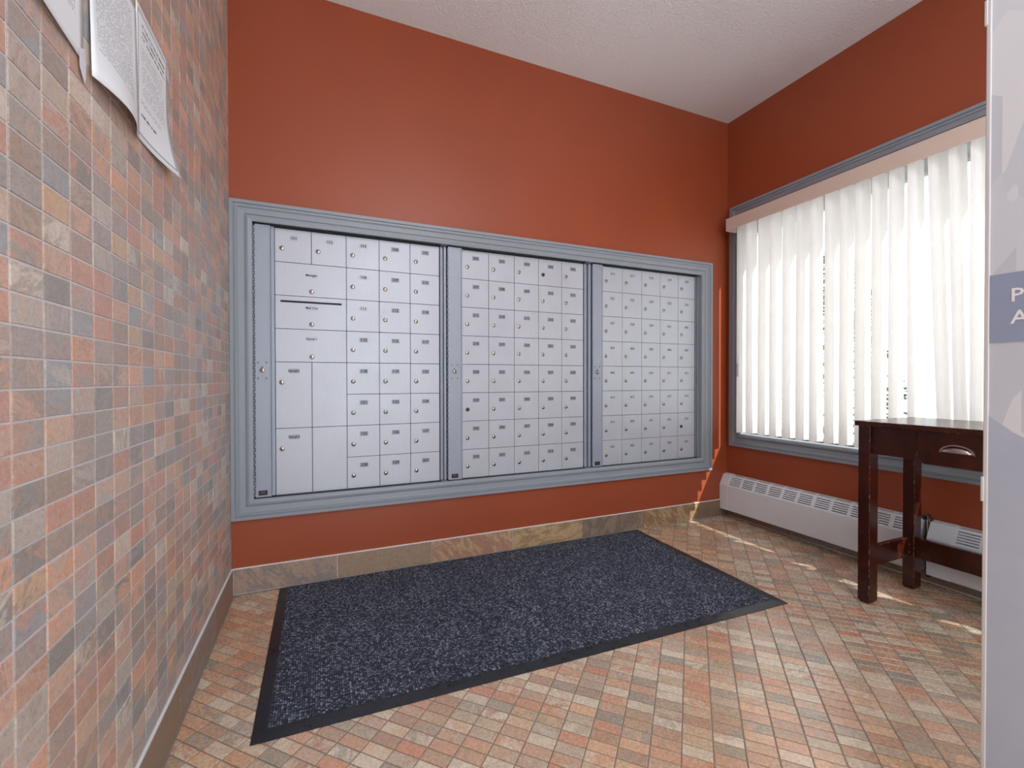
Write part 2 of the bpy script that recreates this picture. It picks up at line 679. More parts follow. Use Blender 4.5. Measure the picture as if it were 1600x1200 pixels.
def lay(parent, name, stuff_name, polys, to3, mat, top, limit=300):
    areas = []
    for i, p in enumerate(polys):
        areas.append((px_area([to3(*q, top) for q in p]), i))
    areas.sort(reverse=True)
    single = {i for a, i in areas[:limit] if a > 20}
    rest = bmesh.new()
    cache = {}
    for i, p in enumerate(polys):
        h = top + rng.choice((-0.0003, 0.0, 0.0, 0.0002))
        if i not in single:
            tile_into(rest, p, to3, -0.0016, h)
            continue
        cx, cy = p[0]
        key = tuple(round(v, 5) for q in p for v in (q[0] - cx, q[1] - cy)) + (h,)
        o3 = Vector(to3(cx, cy, 0))
        me = cache.get(key)
        if me is None:
            b = bmesh.new()
            tile_into(b, [(q[0], q[1]) for q in p], lambda u, v, hh: Vector(to3(u, v, hh)) - o3, -0.0016, h)
            bmesh.ops.recalc_face_normals(b, faces=b.faces)
            me = bpy.data.meshes.new(name)
            b.to_mesh(me)
            b.free()
            me.materials.append(mat)
            cache[key] = me
        o = link(name, me, None, parent)
        o.location = o3
    fromb(stuff_name, rest, mat, parent, kind='stuff')


# left wall tiles (u = y, v = z), rows start above the baseboard
G = 0.0017
polys = []
BH = 0.1178
j0 = math.floor((BH - Z0) / TZ)
for j in range(j0, 60):
    for i in range(-55, 2):
        y0, y1 = Y0 + i * TY + G, Y0 + (i + 1) * TY - G
        z0, z1 = Z0 + j * TZ + G, Z0 + (j + 1) * TZ - G
        y0, y1, z0, z1 = max(y0, BY), min(y1, -0.002), max(z0, BH + 0.006), min(z1, CH - 0.002)
        if y1 - y0 < 0.004 or z1 - z0 < 0.004:
            continue
        polys.append([(y0, z0), (y1, z0), (y1, z1), (y0, z1)])
lay(wall_left, 'wall_tile', 'remaining_wall_tiles', polys, lambda u, v, h: (h, u, v), M_WT, 0.0)

# floor tiles on the diagonal (a = (x+y)/r2, b = (y-x)/r2)
polys = []
GF = 0.0018
for i in range(-150, 120):
    for j in range(-90, 60):
        a0, a1 = A0 + i * TA + GF, A0 + (i + 1) * TA - GF
        b0, b1 = B0 + j * TB + GF, B0 + (j + 1) * TB - GF
        p = [((a - b) / R2, (a + b) / R2) for a, b in ((a0, b0), (a1, b0), (a1, b1), (a0, b1))]
        if max(q[0] for q in p) < 0.012 or min(q[0] for q in p) > RW or max(q[1] for q in p) < BY or min(q[1] for q in p) > -0.012:
            continue
        for k, lim, less in ((0, 0.0115, False), (0, RW - 0.002, True), (1, BY, False), (1, -0.0125, True)):
            p = clip_axis(p, k, lim, less)
            if len(p) < 3:
                break
        if len(p) < 3 or poly_area(p) < 3e-5:
            continue
        polys.append(p)
lay(floor, 'floor_tile', 'remaining_floor_tiles', polys, lambda u, v, h: (u, v, h), M_FT, 0.0)

# baseboards of large slate tiles with a pale edge strip
bb = boxo('baseboard_back', 0.0, RW, -0.003, 0.0, 0.0, BH - 0.001, M_CAULK, kind='structure')
xs = [0.0068, 0.4369]
while xs[-1] < RW - 0.01:
    xs.append(min(xs[-1] + 0.457, RW))
for a, b in zip(xs, xs[1:]):
    bm = bmesh.new()
    tile_into(bm, [(a + 0.0012, 0.004), (b - 0.0012, 0.004), (b - 0.0012, BH - 0.004), (a + 0.0012, BH - 0.004)],
              lambda u, v, h: (u, -h, v), 0.002, 0.0066)
    fromb('baseboard_tile', bm, M_BB, bb)
boxo('edge_strip', 0.0, RW, -0.0066, 0.0, BH - 0.0038, BH + 0.0005, M_CAULK, bb)
bl = boxo('baseboard_left', -0.0016, 0.002, BY, 0.0, 0.0, BH - 0.001, M_CAULK, kind='structure')
ys = [-0.0068, 0.11 - 0.457 * 1]
while ys[-1] > BY + 0.01:
    ys.append(max(ys[-1] - 0.457, BY))
for a, b in zip(ys, ys[1:]):
    bm = bmesh.new()
    tile_into(bm, [(a - 0.0012, 0.004), (b + 0.0012, 0.004), (b + 0.0012, BH - 0.004), (a - 0.0012, BH - 0.004)],
              lambda u, v, h: (h, u, v), 0.002, 0.0066)
    fromb('baseboard_tile', bm, M_BL, bl)
boxo('edge_strip', 0.0, 0.0048, BY, -0.0066, BH - 0.0038, BH + 0.0005, M_CAULK, bl)
br = boxo('baseboard_right', RW - 0.003, RW, BY, -0.0066, 0.0, BH - 0.001, M_CAULK, kind='structure')
ys = [-0.0068]
while ys[-1] > BY + 0.01:
    ys.append(max(ys[-1] - 0.457, BY))
for a, b in zip(ys, ys[1:]):
    bm = bmesh.new()
    tile_into(bm, [(a - 0.0012, 0.004), (b + 0.0012, 0.004), (b + 0.0012, BH - 0.004), (a - 0.0012, BH - 0.004)],
              lambda u, v, h: (RW - h, u, v), 0.002, 0.0066)
    fromb('baseboard_tile', bm, M_BL, br)

# ------------------------------------------------------------------ moulded casings
PROF = [(0, 0), (0, .018), (.0145, .018), (.0168, .0120), (.0195, .0120), (.0208, .016), (.0290, .016), (.0310, .0115), (.0355, .009),
        (.056, .0075), (.0585, .003), (.062, .003), (.064, .0115), (.072, .0125), (.084, .009), (.0872, .006), (.0876, -.05)]


def casing(prefix, to3, u0, u1, v0, v1, parent):
    """four mitred lengths; to3(u, v, h) with h out of the wall"""
    for side in range(4):
        bm = bmesh.new()
        rows = []
        for d, h in PROF:
            if side == 0:
                e = ((u0 + d, v0 + d), (u0 + d, v1 - d))
            elif side == 1:
                e = ((u0 + d, v1 - d), (u1 - d, v1 - d))
            elif side == 2:
                e = ((u1 - d, v1 - d), (u1 - d, v0 + d))
            else:
                e = ((u1 - d, v0 + d), (u0 + d, v0 + d))
            rows.append([bm.verts.new(to3(*q, h)) for q in e])
        for a, b in zip(rows, rows[1:]):
            bm.faces.new((a[0], a[1], b[1], b[0]))
        fromb(prefix, bm, M_TRIM, parent)


t1 = empty('trim_1', (1.42, 0, 0.333), kind='structure')
casing('casing_length', lambda u, v, h: (u - 1.42, -h, v - 0.333), 0.001, 2.843, 0.3325, 1.7529, t1)

# ------------------------------------------------------------------ mail panels
FY = 0.030            # door face depth behind the wall plane
DZ = 0.1550           # row pitch
ZT = 1.6602           # top of doors
_txt = {}


def text_mesh(body, size, bold=0.0):
    key = (body, size, bold)
    if key in _txt:
        return _txt[key]
    c = bpy.data.curves.new('t', 'FONT')
    c.body = body
    c.size = size
    c.align_x = 'CENTER'
    c.align_y = 'CENTER'
    c.resolution_u = 2
    c.offset = bold
    o = bpy.data.objects.new('t', c)
    COL.objects.link(o)
    dg = bpy.context.evaluated_depsgraph_get()
    me = bpy.data.meshes.new_from_object(o.evaluated_get(dg))
    bpy.data.objects.remove(o)
    _txt[key] = me
    return me


def add_text(bm, body, size, place, mi, bold=0.0):
    """append a text mesh through place(x, y) -> 3-D"""
    me = text_mesh(body, size, bold)
    vs = [bm.verts.new(place(v.co.x, v.co.y)) for v in me.vertices]
    for p in me.polygons:
        try:
            bm.faces.new([vs[i] for i in p.vertices]).material_index = mi
        except ValueError:
            pass


def lock_mesh(dark):
    bm = bmesh.new()
    lathe(bm, (0, 0, 0), (0, -1, 0), [(0.0108, -0.001), (0.0108, 0.002), (0.0098, 0.004), (0.0075, 0.0052), (0, 0.0056)], 18)
    box(bm, -0.0011, 0.0011, -0.0064, -0.0050, -0.0046, 0.0030, mi=1)
    cyl(bm, (0, -0.0050, 0.0005), (0, -1, 0), 0.0022, 0.0012, 10, mi=1)
    bmesh.ops.recalc_face_normals(bm, faces=bm.faces)
    me = bpy.data.meshes.new('lock')
    bm.to_mesh(me)
    bm.free()
    me.materials.append(M_DKLOCK if dark else M_CHROME)
    me.materials.append(M_KEY)
    return me


LOCK, LOCKD = lock_mesh(False), lock_mesh(True)
_door = {}


def door(parent, base, x0, x1, zb, zt, label, lock=(0.0285, 0.0905), tagz=0.0405, tagw=0.039, dark=False, pale=False, slot=False, tagtext=None):
    """one mail door with its tag and lock; coordinates in the room, parent at base"""
    g = 0.0011
    w, h = x1 - x0 - 2 * g, zt - zb - 2 * g
    key = (round(w, 4), round(h, 4), slot)
    me = _door.get(key)
    if me is None:
        bm = bmesh.new()
        if slot:
            sx0, sx1, s0, s1 = 0.021, w - 0.021, h - 0.030, h - 0.021
            box(bm, 0, w, 0, 0.012, 0, s0, 0.0007)
            box(bm, 0, w, 0, 0.012, s1, h, 0.0007)
            box(bm, 0, sx0, 0.0003, 0.012, s0, s1)
            box(bm, sx1, w, 0.0003, 0.012, s0, s1)
        else:
            box(bm, 0, w, 0, 0.012, 0, h, 0.0008)
        bmesh.ops.recalc_face_normals(bm, faces=bm.faces)
        me = bpy.data.meshes.new('mail_door')
        bm.to_mesh(me)
        bm.free()
        me.materials.append(M_DOOR)
        _door[key] = me
    d = link('mail_door', me, None, parent)
    d.location = Vector((x0 + g, FY, zb + g)) - base
    if label:
        d['label'] = 'door tagged ' + label
        bm = bmesh.new()
        tw, th = tagw, 0.0215 if tagw < 0.04 else 0.020
        cx = w / 2 if lock is None or lock[0] > 0.05 else w / 2 + (0.002 if tagw < 0.04 else 0)
        if label.startswith('Parcel') and label != 'Parcel 1':
            cx = w / 2
        cz = h - tagz
        box(bm, cx - tw / 2, cx + tw / 2, -0.0012, 0.0, cz - th / 2, cz + th / 2)
        add_text(bm, label, 0.0205 if len(label) <= 3 else 0.0150, lambda a, b: (cx + a, -0.0015, cz + b), 1, 0.0003)
        tag = fromb('number_tag', bm, [M_TAGL if pale else M_TAG, M_INK], d)
    if lock is not None:
        k = link('lock', LOCKD if dark else LOCK, None, d)
        k.location = (lock[0], 0, h - lock[1])
        k.rotation_euler = (0, rng.uniform(-0.25, 0.25), 0)
    return d


def strip(parent, base, x0, x1, n, ztop=1.6625, zbot=0.4215):
    """hinged access strip left of each panel: plate, piano hinge, rivets, lock, small black plate"""
    bx = base
    y = 0.012
    bm = bmesh.new()
    box(bm, x0 + 0.006 - bx.x, x1 - 0.003 - bx.x, y - bx.y, FY + 0.012 - bx.y, zbot - bx.z, ztop - bx.z, 0.001)
    box(bm, x1 - 0.003 - bx.x, x1 - bx.x, y - 0.002 - bx.y, FY + 0.012 - bx.y, zbot - bx.z, ztop - bx.z, 0.0006)
    p = fromb('access_strip', bm, M_STRIP, parent)
    bm = bmesh.new()
    k = 0
    z = zbot + 0.004
    while z < ztop - 0.01:
        cyl(bm, (x0 + (0.0018 if k % 2 else 0.0036) - bx.x, y + 0.001 - bx.y, z - bx.z), (0, 0, 1), 0.0024, 0.0125, 8)
        z += 0.0138
        k += 1
    fromb('piano_hinge', bm, M_STRIP, p)
    cx = (x0 + x1) / 2
    for sx in (-0.0165, 0.0165):
        for sz in (-0.036, 0.036):
            bm = bmesh.new()
            lathe(bm, (cx + sx - bx.x, y - bx.y, 1.000 + sz - bx.z), (0, -1, 0), [(0.0048, 0), (0.0040, 0.0018), (0.0022, 0.0028), (0, 0.0031)], 12)
            fromb('rivet', bm, M_CHROME, p)
    bm = bmesh.new()
    lathe(bm, (cx - bx.x, y - bx.y, 1.000 - bx.z), (0, -1, 0), [(0.0105, 0), (0.0105, 0.006), (0.009, 0.008), (0.006, 0.0085), (0, 0.0088)], 18)
    cyl(bm, (cx - bx.x, y - 0.008 - bx.y, 1.000 - bx.z), (0, -1, 0), 0.0035, 0.0016, 10, mi=1)
    box(bm, cx - 0.0035 - bx.x, cx + 0.0035 - bx.x, y - 0.007 - bx.y, y - bx.y, 1.011 - bx.z, 1.019 - bx.z, 0.001)
    fromb('strip_lock', bm, [M_CHROME, M_KEY], p)
    bm = bmesh.new()
    box(bm, cx - 0.018 - bx.x, cx + 0.018 - bx.x, y - 0.001 - bx.y, y - bx.y, zbot + 0.009 - bx.z, zbot + 0.031 - bx.z)
    box(bm, cx - 0.011 - bx.x, cx + 0.009 - bx.x, y - 0.0014 - bx.y, y - 0.001 - bx.y, zbot + 0.016 - bx.z, zbot + 0.028 - bx.z, mi=1)
    fromb('maker_plate', bm, [M_BLACKTAG, M_BROWNTAG], p, label='small black plate')


P1 = [['103', '104', '105'], ['108', '109', '110'], ['111', '112', '114'], ['115', '116', '117'], ['118', '119', '120'],
      ['121', '123', '124'], ['125', '126', '127'], ['128', '129', '201']]
P2 = [['202', '203', '204', '205', '206'], ['207', '208', '209', '210', '211'], ['212', '214', '215', '216', '217'],
      ['218', '219', '220', '221', '223'], ['224', '225', '226', '227', '228'], ['229', '301', '302', '303', '304'],
      ['305', '306', '307', '308', '309'], ['310', '311', '312', '314', '315']]
P3 = [['316', '317', '318', '319', '320'], ['321', '323', '324', '325', '326'], ['327', '328', '329', '401', '402'],
      ['403', '404', '405', '406', '407'], ['408', '409', '410', '411', '412'], ['414', '415', '416', '417', '418'],
      ['419', '420', '421', '423', '424'], ['425', '426', '427', '428', '429']]


def rowz(r):
    return ZT - r * DZ


def unit(name, x_s0, x_s1, xcols, label):
    """x_s0..x_s1 access strip, xcols door boundaries"""
    base = Vector(((x_s0 + xcols[-1]) / 2, 0.05, MZ0))
    u = empty(name, base, label, 'mailbox', 'mail panels set in the terracotta wall')
    bm = bmesh.new()
    box(bm, x_s0 - base.x, xcols[-1] + 0.004 - base.x, FY + 0.004 - base.y, 0.115 - base.y, 0.002, MZ1 - 0.002 - base.z)
    fromb('cabinet_body', bm, M_GAP, u)
    strip(u, base, x_s0, x_s1, 0)
    bm = bmesh.new()
    box(bm, x_s1 + 0.001 - base.x, xcols[0] - 0.001 - base.x, 0.022 - base.y, FY + 0.004 - base.y, 0.004, 1.6610 - base.z, 0.0008)
    fromb('side_channel', bm, M_STRIP, u)
    # dark head rail with small screws above the doors, plus thin strips that paint in the gap shade
    bm = bmesh.new()
    box(bm, x_s0 - base.x, xcols[-1] + 0.004 - base.x, 0.020 - base.y, 0.10 - base.y, 1.6612 - base.z, MZ1 - 0.0008 - base.z)
    box(bm, x_s0 - base.x, xcols[-1] + 0.004 - base.x, -0.004 - base.y, 0.0195 - base.y, 1.6640 - base.z, 1.6651 - base.z)
    box(bm, x_s0 - base.x, xcols[-1] + 0.004 - base.x, 0.002 - base.y, 0.0285 - base.y, 0.4202 - base.z, 0.4212 - base.z)
    fromb('head_rail_gap_shade', bm, M_GAP, u)
    return u, base


C1 = [0.1740, 0.3286, 0.4842, 0.6389, 0.7934, 0.9462]
u1, b1 = unit('mail_panel', 0.0885, 0.1578, C1, 'aluminium mail panel beside the tiled wall, with wide parcel doors and a dark mail slot')
zz = [rowz(i) for i in range(9)]
door(u1, b1, C1[0], C1[1], zz[1], zz[0], '101', pale=True)
door(u1, b1, C1[1], C1[2], zz[1], zz[0], '102', pale=True)
door(u1, b1, C1[0], C1[2], zz[2], zz[1], 'Manager', lock=(0.154, 0.129), tagz=0.052, tagw=0.040, pale=True)
door(u1, b1, C1[0], C1[2], zz[3], zz[2], 'Mail Out', lock=(0.154, 0.129), tagz=0.052, tagw=0.040, pale=True, slot=True)
door(u1, b1, C1[0], C1[2], zz[4], zz[3], 'Parcel 1', lock=(0.154, 0.129), tagz=0.044, tagw=0.042, pale=True)
door(u1, b1, C1[0], C1[1], zz[6], zz[4], 'Parcel 2', lock=(0.025, 0.094), tagz=0.041, tagw=0.042)
door(u1, b1, C1[1], C1[2], zz[6], zz[4], None, lock=None)
door(u1, b1, C1[0], C1[1], zz[8], zz[6], 'Parcel 3', lock=(0.025, 0.094), tagz=0.041, tagw=0.042)
door(u1, b1, C1[1], C1[2], zz[8], zz[6], None, lock=None)
for r in range(8):
    for c in range(3):
        door(u1, b1, C1[2 + c], C1[3 + c], zz[r + 1], zz[r], P1[r][c], pale=(c == 0 and r < 3))
C2 = [1.0717, 1.2243, 1.3788, 1.5330, 1.6870, 1.8365]
u2, b2 = unit('mail_panel', 0.984, 1.0640, C2, 'middle aluminium mail panel of forty square doors, its top left door tagged 202')
for r in range(8):
    for c in range(5):
        door(u2, b2, C2[c], C2[c + 1], zz[r + 1], zz[r], P2[r][c], dark=((r, c) in ((0, 3), (5, 0))))
C3 = [1.9728, 2.1240, 2.2776, 2.4299, 2.5808, 2.7290]
u3, b3 = unit('mail_panel', 1.888, 1.9640, C3, 'aluminium mail panel of forty square doors nearest the window wall, door 316 top left')
for r in range(8):
    for c in range(5):
        door(u3, b3, C3[c], C3[c + 1], zz[r + 1], zz[r], P3[r][c], dark=((r, c) in ((6, 4),)), pale=True)
# upright channels beside panels one and two, and the blank filler at the far end
for u, b, xa, xb in ((u1, b1, 0.9502, 0.9810), (u2, b2, 1.8405, 1.8850), (u3, b3, 2.7330, 2.7552)):
    bm = bmesh.new()
    wv = (xb - xa)
    for f0, f1, yy in ((0.0, 0.22, 0.026), (0.30, 0.52, 0.034), (0.60, 1.0, 0.022)):
        box(bm, xa + wv * f0 - b.x, xa + wv * f1 - b.x, yy - b.y, 0.10 - b.y, 0.004, 1.6605 - b.z, 0.0006)
    fromb('upright_channel', bm, M_STRIP, u)
# screws in the head rail
for u, b, x0, x1 in ((u1, b1, 0.24, 0.92), (u2, b2, 1.13, 1.80), (u3, b3, 2.04, 2.60)):
    for k in range(5):
        x = x0 + (x1 - x0) * k / 4
        bm = bmesh.new()
        lathe(bm, (x - b.x, 0.020 - b.y, 1.6635 - b.z), (0, -1, 0), [(0.0019, 0), (0.0014, 0.001), (0, 0.0014)], 8)
        fromb('screw', bm, M_CHROME, u)

# ------------------------------------------------------------------ window
w1 = empty('window_1', (RW, -0.99, WZ0), kind='structure')
casing('window_casing', lambda u, v, h: (-h, u + 0.99, v - WZ0), WY0, WY1, WZ0, WZ1, w1)
bm = bmesh.new()
for a in ((0, .14, OY0 - .02, OY0, OZ0 - .02, OZ1 + .02), (0, .14, OY1, OY1 + .02, OZ0 - .02, OZ1 + .02),
          (0, .14, OY0, OY1, OZ0 - .02, OZ0), (0, .14, OY0, OY1, OZ1, OZ1 + .02)):
    box(bm, a[0] + 0.002, a[1], a[2] + 0.99, a[3] + 0.99, a[4] - WZ0, a[5] - WZ0)
fromb('jamb_lining', bm, M_UPVC, w1)
bm = bmesh.new()
fr = 0.055
for a in ((OY0, OY0 + fr, OZ0, OZ1), (OY1 - fr + 0.03, OY1, OZ0, OZ1), (OY0, OY1, OZ0, OZ0 + 0.022), (OY0, OY1, OZ1 - fr - 0.06, OZ1)):
    box(bm, 0.075, 0.125, a[0] + 0.99, a[1] + 0.99, a[2] - WZ0, a[3] - WZ0, 0.003)
box(bm, 0.068, 0.075, OY0 + .99, OY1 + .99, OZ1 - fr - 0.05 - WZ0, OZ1 - fr - 0.035 - WZ0)
fromb('window_frame', bm, M_UPVC, w1)
bm = bmesh.new()
box(bm, 0.098, 0.102, OY0 + fr + .99, OY1 - 0.025 + .99, OZ0 + 0.022 - WZ0, OZ1 - fr - WZ0)
fromb('window_pane', bm, M_GLASS, w1)

# ------------------------------------------------------------------ vertical blind
VX = 2.951
vb = empty('vertical_blind', (VX, -0.99, 1.955), 'cream vertical blind half open across the window', 'blind')
VB = Vector((VX, -0.99, 1.955))
bm = bmesh.new()
vy0, vy1 = -2.74, -0.088
prism(bm, [(2.880, 1.955), (2.880, 2.030), (2.883, 2.036), (2.980, 2.036), (2.980, 2.032), (2.8845, 2.032), (2.8845, 1.955)], 1, vy0, vy1)
box(bm, 2.880, 2.978, vy1 - 0.0045, vy1, 1.955, 2.034)
box(bm, 2.880, 2.978, vy0, vy0 + 0.0045, 1.955, 2.034)
bmesh.ops.translate(bm, verts=bm.verts, vec=-VB)
fromb('valance', bm, M_VAL, vb)
boxo('head_track', 2.930, 2.968, vy0 + 0.02, vy1 - 0.02, 2.000, 2.030, M_UPVC, vb, off=VB)
# room-side edge of each vane (top, bottom), read from the picture and turned into depth along the window
edges = [(-0.158, -0.158), (-0.2275, -0.2275), (-0.312, -0.312), (-0.392, -0.392), (-0.4745, -0.4745), (-0.558, -0.558), (-0.637, -0.637),
         (-0.717, -0.717), (-0.795, -0.795), (-0.868, -0.868), (-0.944, -0.946), (-1.016, -1.020), (-1.090, -1.096), (-1.163, -1.210),
         (-1.237, -1.268), (-1.312, -1.316)]
y = -1.39
while y > -2.66:
    edges.append((y, y))
    y -= 0.076
ang = [88, 82, 77, 76, 74, 73, 75, 72, 74, 70, 76, 74, 72, 64, 68, 72] + [72] * 20
ZTOP = 1.992
for k, ((yt, yb), an) in enumerate(zip(edges, ang)):
    th = math.radians(an)
    d = Vector((math.sin(th), -math.cos(th), 0))
    nrm = Vector((d.y, -d.x, 0))
    zb_ = 0.602 if yt > -1.45 else 0.622  # unseen vanes hang shorter, shaped to let sun spots reach the floor
    bm = bmesh.new()
    NS, NL = 36, 8
    wv = 0.089
    grid = []
    for j in range(NL + 1):
        f = j / NL
        z = ZTOP + (zb_ - ZTOP) * f
        row = []
        ye = yt + (yb - yt) * f
        for i in range(NS + 1):
            s = i / NS
            curve = 0.0055 * (1 - (2 * s - 1) ** 2) + 0.0035 * math.sin(2 * PI * s)
            rib = 0.0006 * (1 if i % 2 else -1)
            tw = math.radians(2.5 * math.sin(k * 2.3 + f * 2.0))
            dd = Vector((math.sin(th + tw), -math.cos(th + tw), 0))
            # the vane's own centre hangs at VX; its room-side edge sits at ye
            base = Vector((VX - dd.x * wv / 2, ye, z))
            row.append(bm.verts.new(base + dd * wv * s + nrm * (curve + rib) - VB))
        grid.append(row)
    for a, b in zip(grid, grid[1:]):
        for i in range(NS):
            bm.faces.new((a[i], a[i + 1], b[i + 1], b[i]))
    fromb('vane', bm, M_VANE, vb)
bm = bmesh.new()
for dx in (-0.004, 0.004):
    cyl(bm, (2.900 + dx, -0.176, 1.06), (0, 0, 1), 0.0011, 0.92, 6)
bmesh.ops.translate(bm, verts=bm.verts, vec=-VB)
fromb('cord', bm, M_UPVC, vb)
bm = bmesh.new()
box(bm, 2.893, 2.907, -0.186, -0.166, 0.975, 1.062, 0.005)
cyl(bm, (2.8925, -0.176, 0.992), (-1, 0, 0), 0.003, 0.001, 10)
bmesh.ops.translate(bm, verts=bm.verts, vec=-VB)
fromb('cord_weight', bm, M_UPVC, vb)


# ------------------------------------------------------------------ baseboard heaters
def slotted(bm, o, u, v, ubreaks, vbreaks, hole):
    """plate of quads on the grid of breaks, open where hole(i, j); o + u*a + v*b"""
    vs = {}

    def vert(i, j):
        if (i, j) not in vs:
            vs[(i, j)] = bm.verts.new(o + u * ubreaks[i] + v * vbreaks[j])
        return vs[(i, j)]
    for i in range(len(ubreaks) - 1):
        for j in range(len(vbreaks) - 1):
            if not hole(i, j):
                bm.faces.new((vert(i, j), vert(i + 1, j), vert(i + 1, j + 1), vert(i, j + 1)))


def heater(y0, y1, label, first):
    XF, ZB, ZF, XT, ZTt = 2.932, 0.058, 0.223, 2.968, 0.293
    B = Vector((RW, (y0 + y1) / 2, 0.0))
    h = empty('baseboard_heater', B, label, 'heater', 'white baseboard heaters under the window')
    oy = lambda yy: yy - B.y
    cap = 0.062 if first else 0.085
    out = [(XF, ZB), (XF, ZF), (XT, ZTt), (RW - 0.0025, ZTt + 0.006), (RW - 0.0025, ZB)]
    # end cap
    bm = bmesh.new()
    e = 0.0015
    prism(bm, [(a - (e if a < RW - 0.01 else 0), b + (e if b > 0.1 else (-e if a < RW - 0.01 else 0))) for a, b in out], 1, y0 - cap, y0)
    bmesh.ops.translate(bm, verts=bm.verts, vec=-B)
    fromb('end_cap', bm, M_WHITE, h)
    # front panel
    bm = bmesh.new()
    box(bm, XF - B.x, XF + 0.002 - B.x, oy(y1), oy(y0 - cap), ZB, ZF)
    box(bm, XF - B.x, XF + 0.012 - B.x, oy(y1), oy(y0 - cap), ZB - 0.001, ZB + 0.001)
    fromb('front_panel', bm, M_WHITE, h)
    # slotted grille on the slope and the top
    ub, cell = [0.0], set()
    yy = 0.014
    L = (y0 - cap) - y1
    while yy + 0.076 < L:
        ub += [yy, yy + 0.076]
        cell.add(len(ub) - 2)
        yy += 0.0948
    ub.append(L)
    sl = math.hypot(XT - XF, ZTt - ZF)
    vb_, slots = [0.0], set()
    q = 0.012
    for n in range(5):
        vb_ += [q, q + 0.0058]
        slots.add(len(vb_) - 2)
        q += 0.0125
    vb_.append(sl)
    bm = bmesh.new()
    uv = Vector((0, -1, 0))
    sv = Vector((XT - XF, 0, ZTt - ZF)).normalized()
    slotted(bm, Vector((XF, y0 - cap, ZF)) - B, uv, sv, ub, vb_, lambda i, j: i in cell and j in slots)
    tv = Vector((RW - 0.0025 - XT, 0, 0.006)).normalized()
    tl = RW - 0.0025 - XT
    slotted(bm, Vector((XT, y0 - cap, ZTt)) - B, uv, tv, ub, [0, 0.006, 0.0115, 0.015, 0.0205, tl], lambda i, j: i in cell and j in (1, 3))
    g = fromb('grille', bm, M_WHITE, h)
    md = g.modifiers.new('thickness', 'SOLIDIFY')
    md.thickness = 0.0012
    # inside: back plate and finned element
    bm = bmesh.new()
    box(bm, -0.006, -0.003, oy(y1), oy(y0 - cap), ZB, ZTt - 0.004)
    fromb('back_plate', bm, M_WHITE, h)
    bm = bmesh.new()
    box(bm, XF + 0.012 - B.x, RW - 0.012 - B.x, oy(y1), oy(y0 - cap), ZB + 0.03, ZB + 0.12)
    fromb('heating_element', bm, M_GAP, h)
    bm = bmesh.new()
    prism(bm, out, 1, y1 - 0.001, y1)
    bmesh.ops.translate(bm, verts=bm.verts, vec=-B)
    fromb('closing_plate', bm, M_WHITE, h)
    return h, B


h1, hb1 = heater(-0.002, -1.128, 'long white slotted baseboard heater starting in the corner below the window', True)
h2, hb2 = heater(-1.162, -2.30, 'white baseboard heater behind the table, after the small valve gap', False)
bm = bmesh.new()
cyl(bm, (2.985, -1.146, 0.315), (-1, 0, 0), 0.010, 0.030, 14)
cyl(bm, (2.958, -1.146, 0.315), (-1, 0, 0), 0.013, 0.012, 10)
cyl(bm, (2.985, -1.146, 0.03), (0, 0, 1), 0.008, 0.29, 12)
bmesh.ops.translate(bm, verts=bm.verts, vec=-hb1)
fromb('valve', bm, M_CHROME, h1)

# ------------------------------------------------------------------ table
TBm = Vector((2.68, -1.44, 0.0))
tb = empty('side_table', TBm, 'dark cherry wood table with a drawer and chipped edges in front of the window', 'table')
ZTOPT = 0.780
TXF, TXB, TY1, TY2 = 2.466, 2.899, -1.118, -1.775


def tpart(name, boxes, mats=M_CHER, parent=tb, bevel=0.002, **props):
    bm = bmesh.new()
    for a in boxes:
        box(bm, *a, bevel)
    bmesh.ops.translate(bm, verts=bm.verts, vec=-TBm)
    return fromb(name, bm, mats, parent, **props)


tpart('tabletop', [(TXF, TXB, TY2, TY1, ZTOPT - 0.021, ZTOPT)], bevel=0.003)
for xa, xb in ((2.500, 2.560), (2.835, 2.893)):
    for ya, yb in ((-1.160, -1.115), (-1.773, -1.728)):
        bm = bmesh.new()
        box(bm, xa, xb, ya + 0.0, yb, 0.006, ZTOPT - 0.021, 0.0025)
        bmesh.ops.translate(bm, verts=bm.verts, vec=-TBm)
        lg = fromb('leg', bm, M_CHER, tb)
        bm = bmesh.new()
        box(bm, xa + 0.005, xb - 0.005, ya + 0.005, yb - 0.005, 0.0, 0.007, 0.001)
        bmesh.ops.translate(bm, verts=bm.verts, vec=-TBm)
        fromb('foot_pad', bm, M_BLACKTAG, lg)
tpart('apron', [(2.512, 2.530, -1.3135, -1.160, 0.640, ZTOPT - 0.022)])
tpart('apron', [(2.512, 2.530, -1.728, -1.562, 0.640, ZTOPT - 0.022)])
tpart('apron', [(2.863, 2.881, -1.728, -1.160, 0.640, ZTOPT - 0.022)])
tpart('apron', [(2.560, 2.835, -1.148, -1.130, 0.640, ZTOPT - 0.022)])
tpart('apron', [(2.560, 2.835, -1.758, -1.740, 0.640, ZTOPT - 0.022)])
bm = bmesh.new()
za, zt = 0.630, ZTOPT - 0.0235
prism(bm, [(-1.3190, zt), (-1.3190, 0.648), (-1.326, 0.640), (-1.340, za), (-1.538, za), (-1.552, 0.640), (-1.5605, 0.648), (-1.5605, zt)], 0, 2.505, 2.524)
box(bm, 2.524, 2.80, -1.552, -1.327, 0.650, zt - 0.004)
bmesh.ops.translate(bm, verts=bm.verts, vec=-TBm)
dr = fromb('drawer', bm, M_CHER, tb)
